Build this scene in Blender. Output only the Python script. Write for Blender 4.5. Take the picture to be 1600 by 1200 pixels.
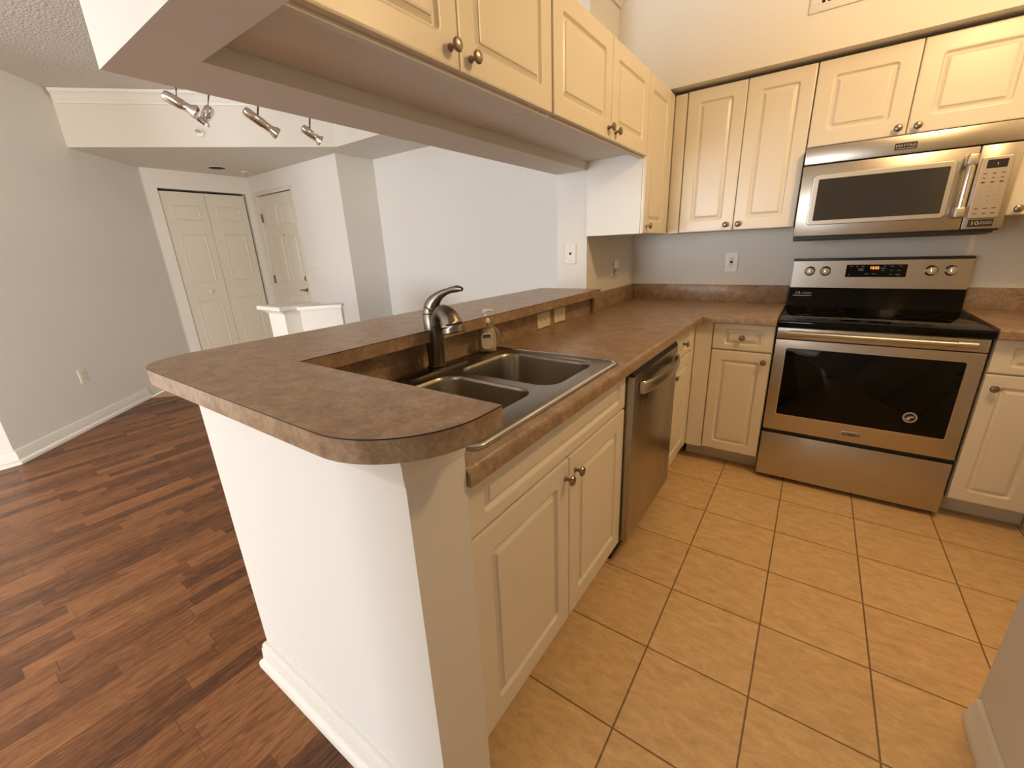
import bpy, bmesh, math, random
from mathutils import Vector, Matrix
random.seed(4)
for o in list(bpy.data.objects): bpy.data.objects.remove(o, do_unlink=True)
SC = bpy.context.scene
COL = SC.collection
PI = math.pi

# ------------------------------------------------------------------ camera
cam_d = bpy.data.cameras.new('camera'); cam = bpy.data.objects.new('camera', cam_d); COL.objects.link(cam)
F_PX = 653.53
cam_d.sensor_fit = 'HORIZONTAL'; cam_d.sensor_width = 36.0; cam_d.lens = 36.0 * F_PX / 1600.0
cam_d.clip_start = 0.02; cam_d.clip_end = 200
RX = Vector((0.81856098, 0.57301844, -0.04009718)); UY = Vector((-0.14482689, 0.27342773, 0.95092715)); FW = Vector((-0.55586248, 0.77258471, -0.30680575))
mw_ = Matrix(((RX.x, UY.x, -FW.x, 1.1125), (RX.y, UY.y, -FW.y, -3.1387), (RX.z, UY.z, -FW.z, 1.3028), (0, 0, 0, 1)))
cam.matrix_world = mw_
SC.camera = cam

# ------------------------------------------------------------------ light and exposure
SC.view_settings.view_transform = 'Standard'; SC.view_settings.look = 'None'
SC.view_settings.gamma = 1.0; SC.view_settings.exposure = 0.25
SC.view_settings.use_curve_mapping = False
W = bpy.data.worlds.new('world'); SC.world = W; W.use_nodes = True
W.node_tree.nodes['Background'].inputs['Color'].default_value = (0.75, 0.88, 1.0, 1)
W.node_tree.nodes['Background'].inputs['Strength'].default_value = 1.0

def area_light(name, loc, target, sx, sy, power, color, shape='RECTANGLE', spread=PI):
    d = bpy.data.lights.new(name, 'AREA'); d.shape = shape; d.size = sx; d.size_y = sy
    d.energy = power; d.color = color; d.spread = spread
    o = bpy.data.objects.new(name, d); COL.objects.link(o); o.location = loc
    o.rotation_euler = (Vector(target) - Vector(loc)).to_track_quat('-Z', 'Y').to_euler()
    return o
def point_light(name, loc, power, color, r):
    d = bpy.data.lights.new(name, 'POINT'); d.energy = power; d.color = color; d.shadow_soft_size = r
    o = bpy.data.objects.new(name, d); COL.objects.link(o); o.location = loc
    return o
# daylight through the sliding glass door of the living room, then an added side fill
area_light('daylight_and_fill', (-1.40, -11.12, 1.2), (-1.40, 0, 1.2), 3.2, 2.2, 345, (0.89, 0.96, 1.0))
area_light('daylight_and_fill', (1.80, -5.75, 1.15), (-1.0, -5.75, 1.15), 2.6, 2.1, 245, (1.0, 0.90, 0.79))  # added warm fill to lift the left wall and ceiling, no known window
# warm ceiling lamps of the kitchen
point_light('kitchen_lamp', (1.72, -1.49, 2.42), 34, (1.0, 0.665, 0.32), 0.08)

# ------------------------------------------------------------------ materials
MATS = {}
def nt(m): return m.node_tree.nodes, m.node_tree.links
def mat(name, color, rough=0.5, metal=0.0, spec=0.5, bump=None, emit=None, trans=0.0, aniso=0.0, coat=0.0):
    m = bpy.data.materials.new(name); m.use_nodes = True
    N, L = nt(m); b = N['Principled BSDF']
    b.inputs['Base Color'].default_value = (*color, 1); b.inputs['Roughness'].default_value = rough
    b.inputs['Metallic'].default_value = metal; b.inputs['Specular IOR Level'].default_value = spec
    b.inputs['Transmission Weight'].default_value = trans; b.inputs['Anisotropic'].default_value = aniso
    b.inputs['Coat Weight'].default_value = coat
    if emit:
        b.inputs['Emission Color'].default_value = (*emit[0], 1); b.inputs['Emission Strength'].default_value = emit[1]
    tc = N.new('ShaderNodeTexCoord'); nz = N.new('ShaderNodeTexNoise')
    L.new(tc.outputs['Object'], nz.inputs['Vector'])
    if bump:
        nz.inputs['Scale'].default_value = bump[0]; nz.inputs['Detail'].default_value = 4
        bp = N.new('ShaderNodeBump'); bp.inputs['Strength'].default_value = bump[1]; bp.inputs['Distance'].default_value = bump[2]
        L.new(nz.outputs['Fac'], bp.inputs['Height']); L.new(bp.outputs['Normal'], b.inputs['Normal'])
    else:
        nz.inputs['Scale'].default_value = 3.0
    # faint tonal variation that belongs to the surface itself
    mx = N.new('ShaderNodeMix'); mx.data_type = 'RGBA'
    mx.inputs['A'].default_value = (*[c * 0.97 for c in color], 1); mx.inputs['B'].default_value = (*[min(1, c * 1.03) for c in color], 1)
    L.new(nz.outputs['Fac'], mx.inputs['Factor']); L.new(mx.outputs['Result'], b.inputs['Base Color'])
    MATS[name] = m
    return m

M_wall = mat('wall_paint', (0.79, 0.772, 0.73), 0.65, bump=(140, 0.12, 0.002))
M_trim = mat('trim_paint', (0.82, 0.80, 0.75), 0.4)
M_ceil = mat('ceiling_texture', (0.74, 0.69, 0.64), 0.9, bump=(62, 1.0, 0.016))
M_smooth_ceil = mat('smooth_ceiling', (0.74, 0.70, 0.64), 0.7, bump=(140, 0.1, 0.002))
M_cab = mat('cabinet_foil', (0.78, 0.725, 0.62), 0.34)
M_under = mat('cabinet_carcass', (0.74, 0.70, 0.64), 0.5)
M_toe = mat('toe_kick_board', (0.70, 0.66, 0.57), 0.5)
M_door = mat('door_paint', (0.73, 0.69, 0.61), 0.45)
M_black = mat('black_plastic', (0.012, 0.011, 0.010), 0.4)
M_glass = mat('black_glass', (0.003, 0.0025, 0.002), 0.06, spec=0.22)
M_mwglass = mat('oven_window_mesh', (0.035, 0.034, 0.03), 0.12, spec=0.6)
M_dark = mat('dark_enamel', (0.03, 0.028, 0.026), 0.4)
M_gap = mat('gap_shade', (0.02, 0.015, 0.012), 0.8)  # near-black, paints shade into door gaps, vent and can light
M_pewter = mat('pewter', (0.30, 0.25, 0.20), 0.3, metal=1.0)
M_chrome = mat('chrome', (0.75, 0.72, 0.68), 0.12, metal=1.0)
M_nickel = mat('dark_nickel', (0.21, 0.185, 0.155), 0.30, metal=1.0)
M_plate = mat('ivory_plastic', (0.80, 0.72, 0.56), 0.35)
M_white = mat('white_plastic', (0.82, 0.79, 0.73), 0.35)
M_slot = mat('slot_dark', (0.03, 0.025, 0.02), 0.6)
M_print = mat('light_print', (0.55, 0.53, 0.48), 0.5)
M_keyp = mat('dim_print', (0.22, 0.21, 0.19), 0.5)
M_printd = mat('dark_print', (0.035, 0.028, 0.022), 0.5, spec=0.25)
M_burner = mat('burner_print', (0.04, 0.038, 0.036), 0.3)
M_orange = mat('orange_digits', (0.9, 0.25, 0.03), 0.5, emit=((1.0, 0.28, 0.04), 4.0))
M_wled = mat('white_digit', (0.8, 0.8, 0.75), 0.5, emit=((0.9, 0.95, 1.0), 2.0))
M_navy = mat('navy_label', (0.02, 0.02, 0.07), 0.4)
M_label = mat('cream_label', (0.80, 0.75, 0.62), 0.45)
M_soap = mat('cream_soap', (0.78, 0.71, 0.52), 0.3)
M_sticker = mat('grey_sticker', (0.45, 0.36, 0.29), 0.5)
M_clear = mat('clear_plastic', (0.92, 0.90, 0.86), 0.08, trans=0.9)
M_lens = mat('spot_lens', (0.9, 0.9, 0.9), 0.1, spec=0.8)

def brushed(name, color, rough, axis):
    m = mat(name, color, rough, metal=1.0)
    N, L = nt(m); b = N['Principled BSDF']
    tc = N.new('ShaderNodeTexCoord'); mp = N.new('ShaderNodeMapping'); nz = N.new('ShaderNodeTexNoise')
    s = [600, 600, 600]; s[axis] = 6
    mp.inputs['Scale'].default_value = s
    L.new(tc.outputs['Object'], mp.inputs['Vector']); L.new(mp.outputs['Vector'], nz.inputs['Vector'])
    nz.inputs['Scale'].default_value = 1.0; nz.inputs['Detail'].default_value = 2
    mr = N.new('ShaderNodeMapRange'); mr.inputs['To Min'].default_value = rough - 0.06; mr.inputs['To Max'].default_value = rough + 0.10
    L.new(nz.outputs['Fac'], mr.inputs['Value']); L.new(mr.outputs['Result'], b.inputs['Roughness'])
    bp = N.new('ShaderNodeBump'); bp.inputs['Strength'].default_value = 0.015; bp.inputs['Distance'].default_value = 0.001
    L.new(nz.outputs['Fac'], bp.inputs['Height']); L.new(bp.outputs['Normal'], b.inputs['Normal'])
    return m
M_ss = brushed('stainless_steel', (0.53, 0.49, 0.43), 0.30, 0)
M_ssy = brushed('stainless_steel_door', (0.40, 0.37, 0.33), 0.27, 2)
M_sink = brushed('sink_steel', (0.33, 0.30, 0.25), 0.27, 1)

def laminate():
    m = mat('stone_laminate', (0.2, 0.13, 0.09), 0.32)
    N, L = nt(m); b = N['Principled BSDF']
    tc = N.new('ShaderNodeTexCoord')
    n1 = N.new('ShaderNodeTexNoise'); n1.inputs['Scale'].default_value = 17; n1.inputs['Detail'].default_value = 10; n1.inputs['Roughness'].default_value = 0.74; n1.inputs['Distortion'].default_value = 0.5
    n2 = N.new('ShaderNodeTexNoise'); n2.inputs['Scale'].default_value = 90; n2.inputs['Detail'].default_value = 6; n2.inputs['Roughness'].default_value = 0.7
    L.new(tc.outputs['Object'], n1.inputs['Vector']); L.new(tc.outputs['Object'], n2.inputs['Vector'])
    ad = N.new('ShaderNodeMath'); ad.operation = 'ADD'
    m2 = N.new('ShaderNodeMath'); m2.operation = 'MULTIPLY'; m2.inputs[1].default_value = 0.55
    L.new(n2.outputs['Fac'], m2.inputs[0]); L.new(n1.outputs['Fac'], ad.inputs[0]); L.new(m2.outputs[0], ad.inputs[1])
    cr = N.new('ShaderNodeValToRGB'); e = cr.color_ramp.elements
    e[0].position = 0.52; e[0].color = (0.165, 0.103, 0.062, 1); e[1].position = 1.02; e[1].color = (0.46, 0.335, 0.22, 1)
    x = cr.color_ramp.elements.new(0.76); x.color = (0.30, 0.20, 0.122, 1)
    L.new(ad.outputs[0], cr.inputs['Fac']); L.new(cr.outputs['Color'], b.inputs['Base Color'])
    return m
M_lam = laminate()

def math_node(N, L, op, a, b=None, c=None):
    n = N.new('ShaderNodeMath'); n.operation = op
    for i, v in enumerate((a, b, c)):
        if v is None: continue
        if isinstance(v, (int, float)): n.inputs[i].default_value = v
        else: L.new(v, n.inputs[i])
    return n.outputs[0]

def wood():
    m = mat('strip_wood', (0.2, 0.08, 0.04), 0.42, spec=0.3)
    N, L = nt(m); b = N['Principled BSDF']
    tc = N.new('ShaderNodeTexCoord'); sp = N.new('ShaderNodeSeparateXYZ'); L.new(tc.outputs['Object'], sp.inputs['Vector'])
    RWID = 0.066
    rx = math_node(N, L, 'DIVIDE', sp.outputs['X'], RWID); row = math_node(N, L, 'FLOOR', rx); fx = math_node(N, L, 'FRACT', rx)
    wn = N.new('ShaderNodeTexWhiteNoise'); wn.noise_dimensions = '1D'; L.new(row, wn.inputs['W'])
    ln = math_node(N, L, 'MULTIPLY_ADD', wn.outputs['Value'], 0.30, 0.34)
    yy = math_node(N, L, 'DIVIDE', sp.outputs['Y'], ln); y2 = math_node(N, L, 'MULTIPLY_ADD', wn.outputs['Value'], 17.3, yy)
    cell = math_node(N, L, 'FLOOR', y2); fy = math_node(N, L, 'FRACT', y2)
    cb = N.new('ShaderNodeCombineXYZ'); L.new(row, cb.inputs['X']); L.new(cell, cb.inputs['Y'])
    w2 = N.new('ShaderNodeTexWhiteNoise'); w2.noise_dimensions = '2D'; L.new(cb.outputs['Vector'], w2.inputs['Vector'])
    # grain runs along the strip; each strip samples another part of the noise
    mp = N.new('ShaderNodeMapping'); mp.inputs['Scale'].default_value = (44, 6.5, 1)
    L.new(tc.outputs['Object'], mp.inputs['Vector'])
    av = N.new('ShaderNodeVectorMath'); av.operation = 'ADD'; sc = N.new('ShaderNodeVectorMath'); sc.operation = 'SCALE'; sc.inputs['Scale'].default_value = 40
    L.new(w2.outputs['Color'], sc.inputs[0]); L.new(mp.outputs['Vector'], av.inputs[0]); L.new(sc.outputs['Vector'], av.inputs[1])
    n1 = N.new('ShaderNodeTexNoise'); n1.inputs['Scale'].default_value = 1.0; n1.inputs['Detail'].default_value = 7; n1.inputs['Roughness'].default_value = 0.66; n1.inputs['Distortion'].default_value = 2.0
    L.new(av.outputs['Vector'], n1.inputs['Vector'])
    v = math_node(N, L, 'MULTIPLY_ADD', n1.outputs['Fac'], 1.25, -0.25)
    v = math_node(N, L, 'MULTIPLY_ADD', w2.outputs['Value'], 0.38, v)
    cr = N.new('ShaderNodeValToRGB'); e = cr.color_ramp.elements
    e[0].position = 0.20; e[0].color = (0.040, 0.020, 0.011, 1); e[1].position = 0.90; e[1].color = (0.36, 0.16, 0.062, 1)
    x = cr.color_ramp.elements.new(0.52); x.color = (0.175, 0.070, 0.027, 1)
    L.new(v, cr.inputs['Fac'])
    s1 = math_node(N, L, 'LESS_THAN', fx, 0.012); s2 = math_node(N, L, 'LESS_THAN', fy, 0.004); sm = math_node(N, L, 'MAXIMUM', s1, s2)
    mx = N.new('ShaderNodeMix'); mx.data_type = 'RGBA'; mx.inputs['B'].default_value = (0.06, 0.025, 0.014, 1)
    L.new(math_node(N, L, 'MULTIPLY', sm, 0.7), mx.inputs['Factor']); L.new(cr.outputs['Color'], mx.inputs['A']); L.new(mx.outputs['Result'], b.inputs['Base Color'])
    return m
M_wood = wood()

TX, TY, TS = 0.8279, -0.5091, 0.3028
def tiles(name, ox, oy, ts, ang=0.0):
    m = mat(name, (0.5, 0.35, 0.2), 0.38)
    N, L = nt(m); b = N['Principled BSDF']
    tc = N.new('ShaderNodeTexCoord'); mp = N.new('ShaderNodeMapping'); mp.vector_type = 'POINT'
    mp.inputs['Rotation'].default_value = (0, 0, ang); mp.inputs['Location'].default_value = (-ox + 40 * ts, -oy + 40 * ts, 0)
    L.new(tc.outputs['Object'], mp.inputs['Vector'])
    br = N.new('ShaderNodeTexBrick'); br.offset = 0.0; br.squash = 1.0
    br.inputs['Scale'].default_value = 1.0; br.inputs['Brick Width'].default_value = ts; br.inputs['Row Height'].default_value = ts
    br.inputs['Mortar Size'].default_value = 0.0028; br.inputs['Mortar Smooth'].default_value = 0.25; br.inputs['Bias'].default_value = 0.0
    br.inputs['Color1'].default_value = (0.71, 0.50, 0.275, 1); br.inputs['Color2'].default_value = (0.76, 0.545, 0.305, 1); br.inputs['Mortar'].default_value = (0.24, 0.145, 0.07, 1)
    L.new(mp.outputs['Vector'], br.inputs['Vector'])
    mp2 = N.new('ShaderNodeMapping'); mp2.inputs['Scale'].default_value = (1, 2.2, 1); L.new(tc.outputs['Object'], mp2.inputs['Vector'])
    n1 = N.new('ShaderNodeTexNoise'); n1.inputs['Scale'].default_value = 15; n1.inputs['Detail'].default_value = 10; n1.inputs['Roughness'].default_value = 0.78; n1.inputs['Distortion'].default_value = 0.4
    L.new(mp2.outputs['Vector'], n1.inputs['Vector'])
    cr = N.new('ShaderNodeValToRGB'); e = cr.color_ramp.elements
    e[0].position = 0.3; e[0].color = (0.70, 0.65, 0.58, 1); e[1].position = 0.72; e[1].color = (1.14, 1.14, 1.14, 1)
    L.new(n1.outputs['Fac'], cr.inputs['Fac'])
    mu = N.new('ShaderNodeMix'); mu.data_type = 'RGBA'; mu.blend_type = 'MULTIPLY'; mu.inputs['Factor'].default_value = 1
    L.new(br.outputs['Color'], mu.inputs['A']); L.new(cr.outputs['Color'], mu.inputs['B']); L.new(mu.outputs['Result'], b.inputs['Base Color'])
    bp = N.new('ShaderNodeBump'); bp.invert = True; bp.inputs['Strength'].default_value = 0.6; bp.inputs['Distance'].default_value = 0.002
    L.new(br.outputs['Fac'], bp.inputs['Height']); L.new(bp.outputs['Normal'], b.inputs['Normal'])
    return m
M_tile = tiles('kitchen_tile', TX, TY, TS)
M_ftile = tiles('foyer_tile', -4.27, -1.99, 0.33)

# ------------------------------------------------------------------ mesh builder
def rrect(u0, v0, u1, v1, r, n=4):
    r = max(1e-5, min(r, (u1 - u0) / 2 - 1e-5, (v1 - v0) / 2 - 1e-5)); pts = []
    for cx, cy, a0 in ((u1 - r, v1 - r, 0), (u0 + r, v1 - r, 90), (u0 + r, v0 + r, 180), (u1 - r, v0 + r, 270)):
        for k in range(n + 1):
            a = math.radians(a0 + 90 * k / n); pts.append((cx + r * math.cos(a), cy + r * math.sin(a)))
    return pts

class MB:
    def __init__(s): s.bm = bmesh.new(); s.fl = []
    def box(s, x0, y0, z0, x1, y1, z1, bev=0.0, seg=2):
        x0, x1 = min(x0, x1), max(x0, x1); y0, y1 = min(y0, y1), max(y0, y1); z0, z1 = min(z0, z1), max(z0, z1)
        r = bmesh.ops.create_cube(s.bm, size=1.0); vs = r['verts']
        for v in vs:
            v.co = Vector(((x0 + x1) / 2 + v.co.x * (x1 - x0), (y0 + y1) / 2 + v.co.y * (y1 - y0), (z0 + z1) / 2 + v.co.z * (z1 - z0)))
        if bev > 0:
            es = list({e for v in vs for e in v.link_edges})
            bmesh.ops.bevel(s.bm, geom=es, offset=min(bev, 0.45 * min(x1 - x0, y1 - y0, z1 - z0)), segments=seg, affect='EDGES', profile=0.5)
        return s
    def rings(s, rings, cap0=True, cap1=True, closed=True):
        """rings: list of lists of world points (equal length) bridged in order"""
        R = [[s.bm.verts.new(p) for p in ring] for ring in rings]; n = len(R[0])
        for a, b in zip(R, R[1:]):
            for i in range(n if closed else n - 1):
                j = (i + 1) % n
                try: s.bm.faces.new((a[i], a[j], b[j], b[i]))
                except ValueError: pass
        if cap0: s.bm.faces.new(list(reversed(R[0])))
        if cap1: s.bm.faces.new(R[-1])
        return s
    def prism(s, pts, z0, z1):
        return s.rings([[(x, y, z0) for x, y in pts], [(x, y, z1) for x, y in pts]])
    def lathe(s, base, axis, prof, n=20, sc=(1, 1), up=None, cap0=True, cap1=True):
        A = Vector(axis).normalized(); t = Vector(up) if up else (Vector((0, 0, 1)) if abs(A.z) < 0.9 else Vector((1, 0, 0)))
        U = t.cross(A).normalized(); V = A.cross(U); B = Vector(base)
        return s.rings([[B + A * h + U * (r * sc[0] * math.cos(2 * PI * k / n)) + V * (r * sc[1] * math.sin(2 * PI * k / n)) for k in range(n)] for r, h in prof], cap0, cap1)
    def tube(s, path, rad, n=14, sc=(1, 1), up=(0, 0, 1)):
        P = [Vector(p) for p in path]; rad = rad if isinstance(rad, (list, tuple)) else [rad] * len(P); rr = []
        for i, p in enumerate(P):
            d = (P[min(i + 1, len(P) - 1)] - P[max(i - 1, 0)]).normalized(); t = Vector(up)
            if abs(d.dot(t)) > 0.95: t = Vector((0, 1, 0)) if abs(d.y) < 0.9 else Vector((1, 0, 0))
            U = t.cross(d).normalized(); V = d.cross(U)
            rr.append([p + U * (rad[i] * sc[0] * math.cos(2 * PI * k / n)) + V * (rad[i] * sc[1] * math.sin(2 * PI * k / n)) for k in range(n)])
        return s.rings(rr)
    def build(s, name, m, parent=None, smooth=35, structure=False, recalc=True):
        if recalc: bmesh.ops.recalc_face_normals(s.bm, faces=s.bm.faces[:])
        off = Vector((0, 0, 0)); q = parent
        while q is not None: off += q.location; q = q.parent
        for v in s.bm.verts: v.co -= off
        me = bpy.data.meshes.new(name); s.bm.to_mesh(me); s.bm.free()
        if smooth:
            for p in me.polygons: p.use_smooth = True
            me.set_sharp_from_angle(angle=math.radians(smooth))
        me.materials.append(m)
        o = bpy.data.objects.new(name, me); COL.objects.link(o)
        if parent: o.parent = parent
        if structure: o['kind'] = 'structure'
        return o

def catmull(pts, n=6):
    P = [Vector(p) for p in pts]; out = []
    for i in range(len(P) - 1):
        a, b, c, d = P[max(i - 1, 0)], P[i], P[i + 1], P[min(i + 2, len(P) - 1)]
        for k in range(n):
            t = k / n
            out.append(0.5 * ((2 * b) + (c - a) * t + (2 * a - 5 * b + 4 * c - d) * t * t + (3 * b - a - 3 * c + d) * t ** 3))
    out.append(P[-1]); return out
def lerp_list(v, n):
    out = []
    for a, b in zip(v, v[1:]): out += [a + (b - a) * k / n for k in range(n)]
    return out + [v[-1]]

def thing(name, label, cat, loc, group=None):
    o = bpy.data.objects.new(name, None); COL.objects.link(o); o.location = loc; o.empty_display_size = 0.05
    return tag(o, label, cat, group)
def tag(o, label, cat, group=None):
    o['label'] = label; o['category'] = cat
    if group: o['group'] = group
    return o
def sempty(name, loc=(0, 0, 0)):
    o = bpy.data.objects.new(name, None); COL.objects.link(o); o.location = loc; o['kind'] = 'structure'; o.empty_display_size = 0.05
    return o
def wall(name, x0, y0, z0, x1, y1, z1, m=None, parent=None):
    return MB().box(x0, y0, z0, x1, y1, z1).build(name, m or M_wall, parent, smooth=0, structure=True)
def text(name, body, h, P, u, v, n, m, parent, sx=1.0, align='CENTER'):
    c = bpy.data.curves.new('t', 'FONT'); c.body = body; c.size = h * 1.4; c.align_x = align; c.align_y = 'CENTER'; c.resolution_u = 3
    o = bpy.data.objects.new('t', c); COL.objects.link(o)
    bpy.context.view_layer.update()
    me = o.evaluated_get(bpy.context.evaluated_depsgraph_get()).to_mesh()
    bm = bmesh.new(); bm.from_mesh(me); o.to_mesh_clear()
    bpy.data.objects.remove(o, do_unlink=True); bpy.data.curves.remove(c)
    for w in bm.verts: w.co = Vector(P(u + w.co.x * sx, v + w.co.y, n))
    mb = MB(); mb.bm.free(); mb.bm = bm
    return mb.build(name, m, parent, smooth=0, recalc=False)

# frames of reference for cabinet fronts: u along the run, v up, n out of the front
P_pen = lambda u, v, n: (0.598 + n, u, v)          # peninsula base fronts
P_back = lambda u, v, n: (u, -0.600 - n, v)        # back-wall base fronts
P_pup = lambda u, v, n: (0.328 + n, u, v)          # peninsula wall cabinets
P_bup = lambda u, v, n: (u, -0.353 - n, v)         # back-wall wall cabinets

def panel_front(name, P, u0, v0, u1, v1, parent, inset=0.062, t=0.018, m=None, depth=0.0105, iv=None):
    """routed raised-panel door or drawer front"""
    b = MB(); R = []
    def ring(i, n, r):
        j = i + ((iv - inset) if iv is not None and i > 0.02 else 0)
        R.append([P(x, y, n) for x, y in rrect(u0 + i, v0 + j, u1 - i, v1 - j, r, 4)])
    ring(0, -t, 0.001); ring(0, -0.005, 0.001); ring(0.0015, -0.0015, 0.002); ring(0.005, 0, 0.003); ring(0.008, 0, 0.003)
    a = inset
    ring(a - 0.006, 0, 0.015); ring(a - 0.003, 0, 0.014); ring(a, -0.0012, 0.013); ring(a + 0.003, -depth * 0.62, 0.011); ring(a + 0.007, -depth * 0.98, 0.009); ring(a + 0.010, -depth, 0.006)
    ring(a + 0.0215, -depth * 0.42, 0.004); ring(a + 0.0225, -depth * 0.14, 0.003); ring(a + 0.0255, -0.0004, 0.003); ring(a + 0.029, -0.0004, 0.003)
    return b.rings(R).build(name, m or M_cab, parent, smooth=28)
def knob(P, u, v, parent, n0=0.0):
    c = Vector(P(u, v, n0)); ax = Vector(P(u, v, n0 + 1)) - c
    return MB().lathe(c, ax, [(0.0085, 0), (0.0085, 0.003), (0.0055, 0.006), (0.005, 0.014), (0.008, 0.018), (0.0145, 0.021), (0.0155, 0.025), (0.013, 0.029), (0.007, 0.0315), (0.001, 0.032)], 20).build('knob', M_pewter, parent)

# ================================================================== THE SETTING
CZ = 2.71; SZ = 2.286
# --- floors
wood_pts = [(-3.29, -11.0), (1.75, -11.0), (1.75, -3.85), (0.632, -3.85), (0.632, -2.70), (-0.1, -2.70), (-0.1, 0.17), (-2.187, 0.17), (-4.28, -1.995), (-3.29, -3.0)]
MB().prism(wood_pts, -0.05, 0.0).build('floor_living', M_wood, smooth=0, structure=True)
MB().prism([(-0.1, -2.70), (0.632, -2.70), (0.632, -3.8), (1.65, -3.8), (1.75, -3.6), (2.65, -3.6), (2.65, 0), (-0.1, 0)], -0.05, 0.0).build('floor_kitchen', M_tile, smooth=0, structure=True)
MB().prism([(-4.28, -1.995), (-2.187, 0.17), (-3.0, 0.17), (-3.0, -0.29), (-4.9, -0.29), (-4.95, -1.33)], -0.05, 0.0).build('floor_foyer', M_ftile, smooth=0, structure=True)
# --- ceiling (textured) and the flat dropped soffit over the foyer and along the far wall
MB().prism([(-5.1, 0.3), (-5.1, -11.1), (2.75, -11.1), (2.75, 0.3)], CZ, CZ + 0.05).build('ceiling', M_ceil, smooth=0, structure=True)
sof = [(-4.30, -2.0), (-2.76, -0.426), (-0.195, -0.426), (-0.195, 0.17), (-3.0, 0.17), (-3.0, -0.29), (-4.9, -0.29), (-4.96, -1.33)]
MB().prism(sof, SZ, CZ - 0.001).build('ceiling_soffit', M_smooth_ceil, smooth=0, structure=True)
def sweep_profile(path, prof, closed=False):
    """prof: (out, z) swept along a plan path; out = to the right-hand side of travel"""
    P = [Vector((x, y, 0)) for x, y in path]; R = []
    for i, p in enumerate(P):
        d0 = (P[i] - P[i - 1]).normalized() if i else (P[1] - P[0]).normalized()
        d1 = (P[i + 1] - P[i]).normalized() if i < len(P) - 1 else d0
        n0 = Vector((d0.y, -d0.x, 0)); n1 = Vector((d1.y, -d1.x, 0)); nn = (n0 + n1).normalized(); k = 1 / max(0.3, nn.dot(n0))
        R.append([(p.x + nn.x * o * k, p.y + nn.y * o * k, z) for o, z in prof])
    return MB().rings(R)
crown = [(0.001, 2.612), (0.012, 2.612), (0.014, 2.628), (0.022, 2.634), (0.030, 2.652), (0.052, 2.682), (0.060, 2.686), (0.062, 2.708), (0.001, 2.708)]
sweep_profile([(-4.28, -1.98), (-2.76, -0.426), (-0.30, -0.426)], crown).build('trim_1', M_trim, smooth=50, structure=True)
# --- walls of living room and foyer
def slab(name, a, b, th, z0=0.0, z1=CZ, m=None):
    """wall whose visible face runs a->b; the thickness lies to the left of travel"""
    d = Vector((b[0] - a[0], b[1] - a[1], 0)).normalized(); n = Vector((-d.y, d.x, 0)) * th
    return MB().prism([a, b, (b[0] + n.x, b[1] + n.y), (a[0] + n.x, a[1] + n.y)], z0, z1).build(name, m or M_wall, smooth=0, structure=True)
slab('wall_left', (-4.96, -1.335), (-3.29, -3.005), -0.12)
slab('wall_living_left', (-3.29, -3.005), (-3.29, -11.0), -0.12)
# closet wall, with the opening of the bifold door
cw = sempty('wall_closet')
for i, (y0, z0, y1, z1) in enumerate(((-1.36, 0, -1.25, SZ), (-0.34, 0, -0.29, SZ), (-1.25, 2.095, -0.34, SZ))):
    MB().box(-5.02, y0, z0, -4.9, y1, z1).build('wall_segment', M_wall, cw, smooth=0, structure=True)
MB().box(-5.10, -1.3, 0, -5.03, -0.29, 2.2).build('closet_shade_backing', M_gap, None, smooth=0, structure=True)  # near-black sheet, paints the shade behind the bifold leaves
wf = sempty('wall_foyer')
for (x0, z0, x1, z1) in ((-4.9, 0, -4.75, SZ), (-3.94, 0, -3.0, SZ), (-4.75, 2.06, -3.94, SZ)):
    MB().box(x0, -0.29, z0, x1, -0.17, z1).build('wall_segment', M_wall, wf, smooth=0, structure=True)
MB().box(-4.85, -0.215, 0, -3.85, -0.175, 2.2).build('entry_shade_backing', M_gap, None, smooth=0, structure=True)  # added near-black backing, keeps sky light out of the entry door gap
wall('wall_stub', -3.10, -0.17, 0, -3.0, 0.17, SZ)
wall('wall_far', -3.10, 0.17, 0, -0.195, 0.29, SZ)
# --- the pass-through: pier, peninsula wall, end wall, header
wall('wall_pier', -0.195, -0.79, 0, 0.0, 0.12, CZ)
wall('wall_peninsula', -0.195, -2.625, 0, 0.0, -0.792, 1.018)
wall('wall_peninsula_end', -0.195, -2.767, 0, 0.629, -2.627, 1.018)
hd = MB().prism([(-0.195, -2.772), (0.95, -2.772), (0.95, -2.652), (0.0, -2.652), (0.0, -0.792), (-0.195, -0.792)], 1.70, 2.12)
hd.build('wall_header', M_wall, smooth=0, structure=True)
# stacked trim under the bar top
sweep_profile([(-0.195, -1.0), (-0.195, -2.767), (0.629, -2.767), (0.629, -2.63)],
              [(0.0005, 0.952), (0.006, 0.952), (0.008, 0.966), (0.013, 0.972), (0.014, 0.996), (0.019, 1.002), (0.020, 1.017), (0.0005, 1.017)]).build('trim_2', M_trim, smooth=50, structure=True)
bb = [(0.0005, 0.001), (0.030, 0.001), (0.030, 0.018), (0.026, 0.028), (0.018, 0.034), (0.016, 0.076), (0.013, 0.082), (0.013, 0.090), (0.008, 0.100), (0.0005, 0.103)]
sweep_profile([(-0.195, -0.80), (-0.195, -2.767), (0.629, -2.767)], bb).build('baseboard_peninsula', M_trim, smooth=40, structure=True)
sweep_profile([(-3.29, -10.9), (-3.29, -3.005), (-4.30, -1.995)], bb).build('baseboard_left', M_trim, smooth=40, structure=True)
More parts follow.
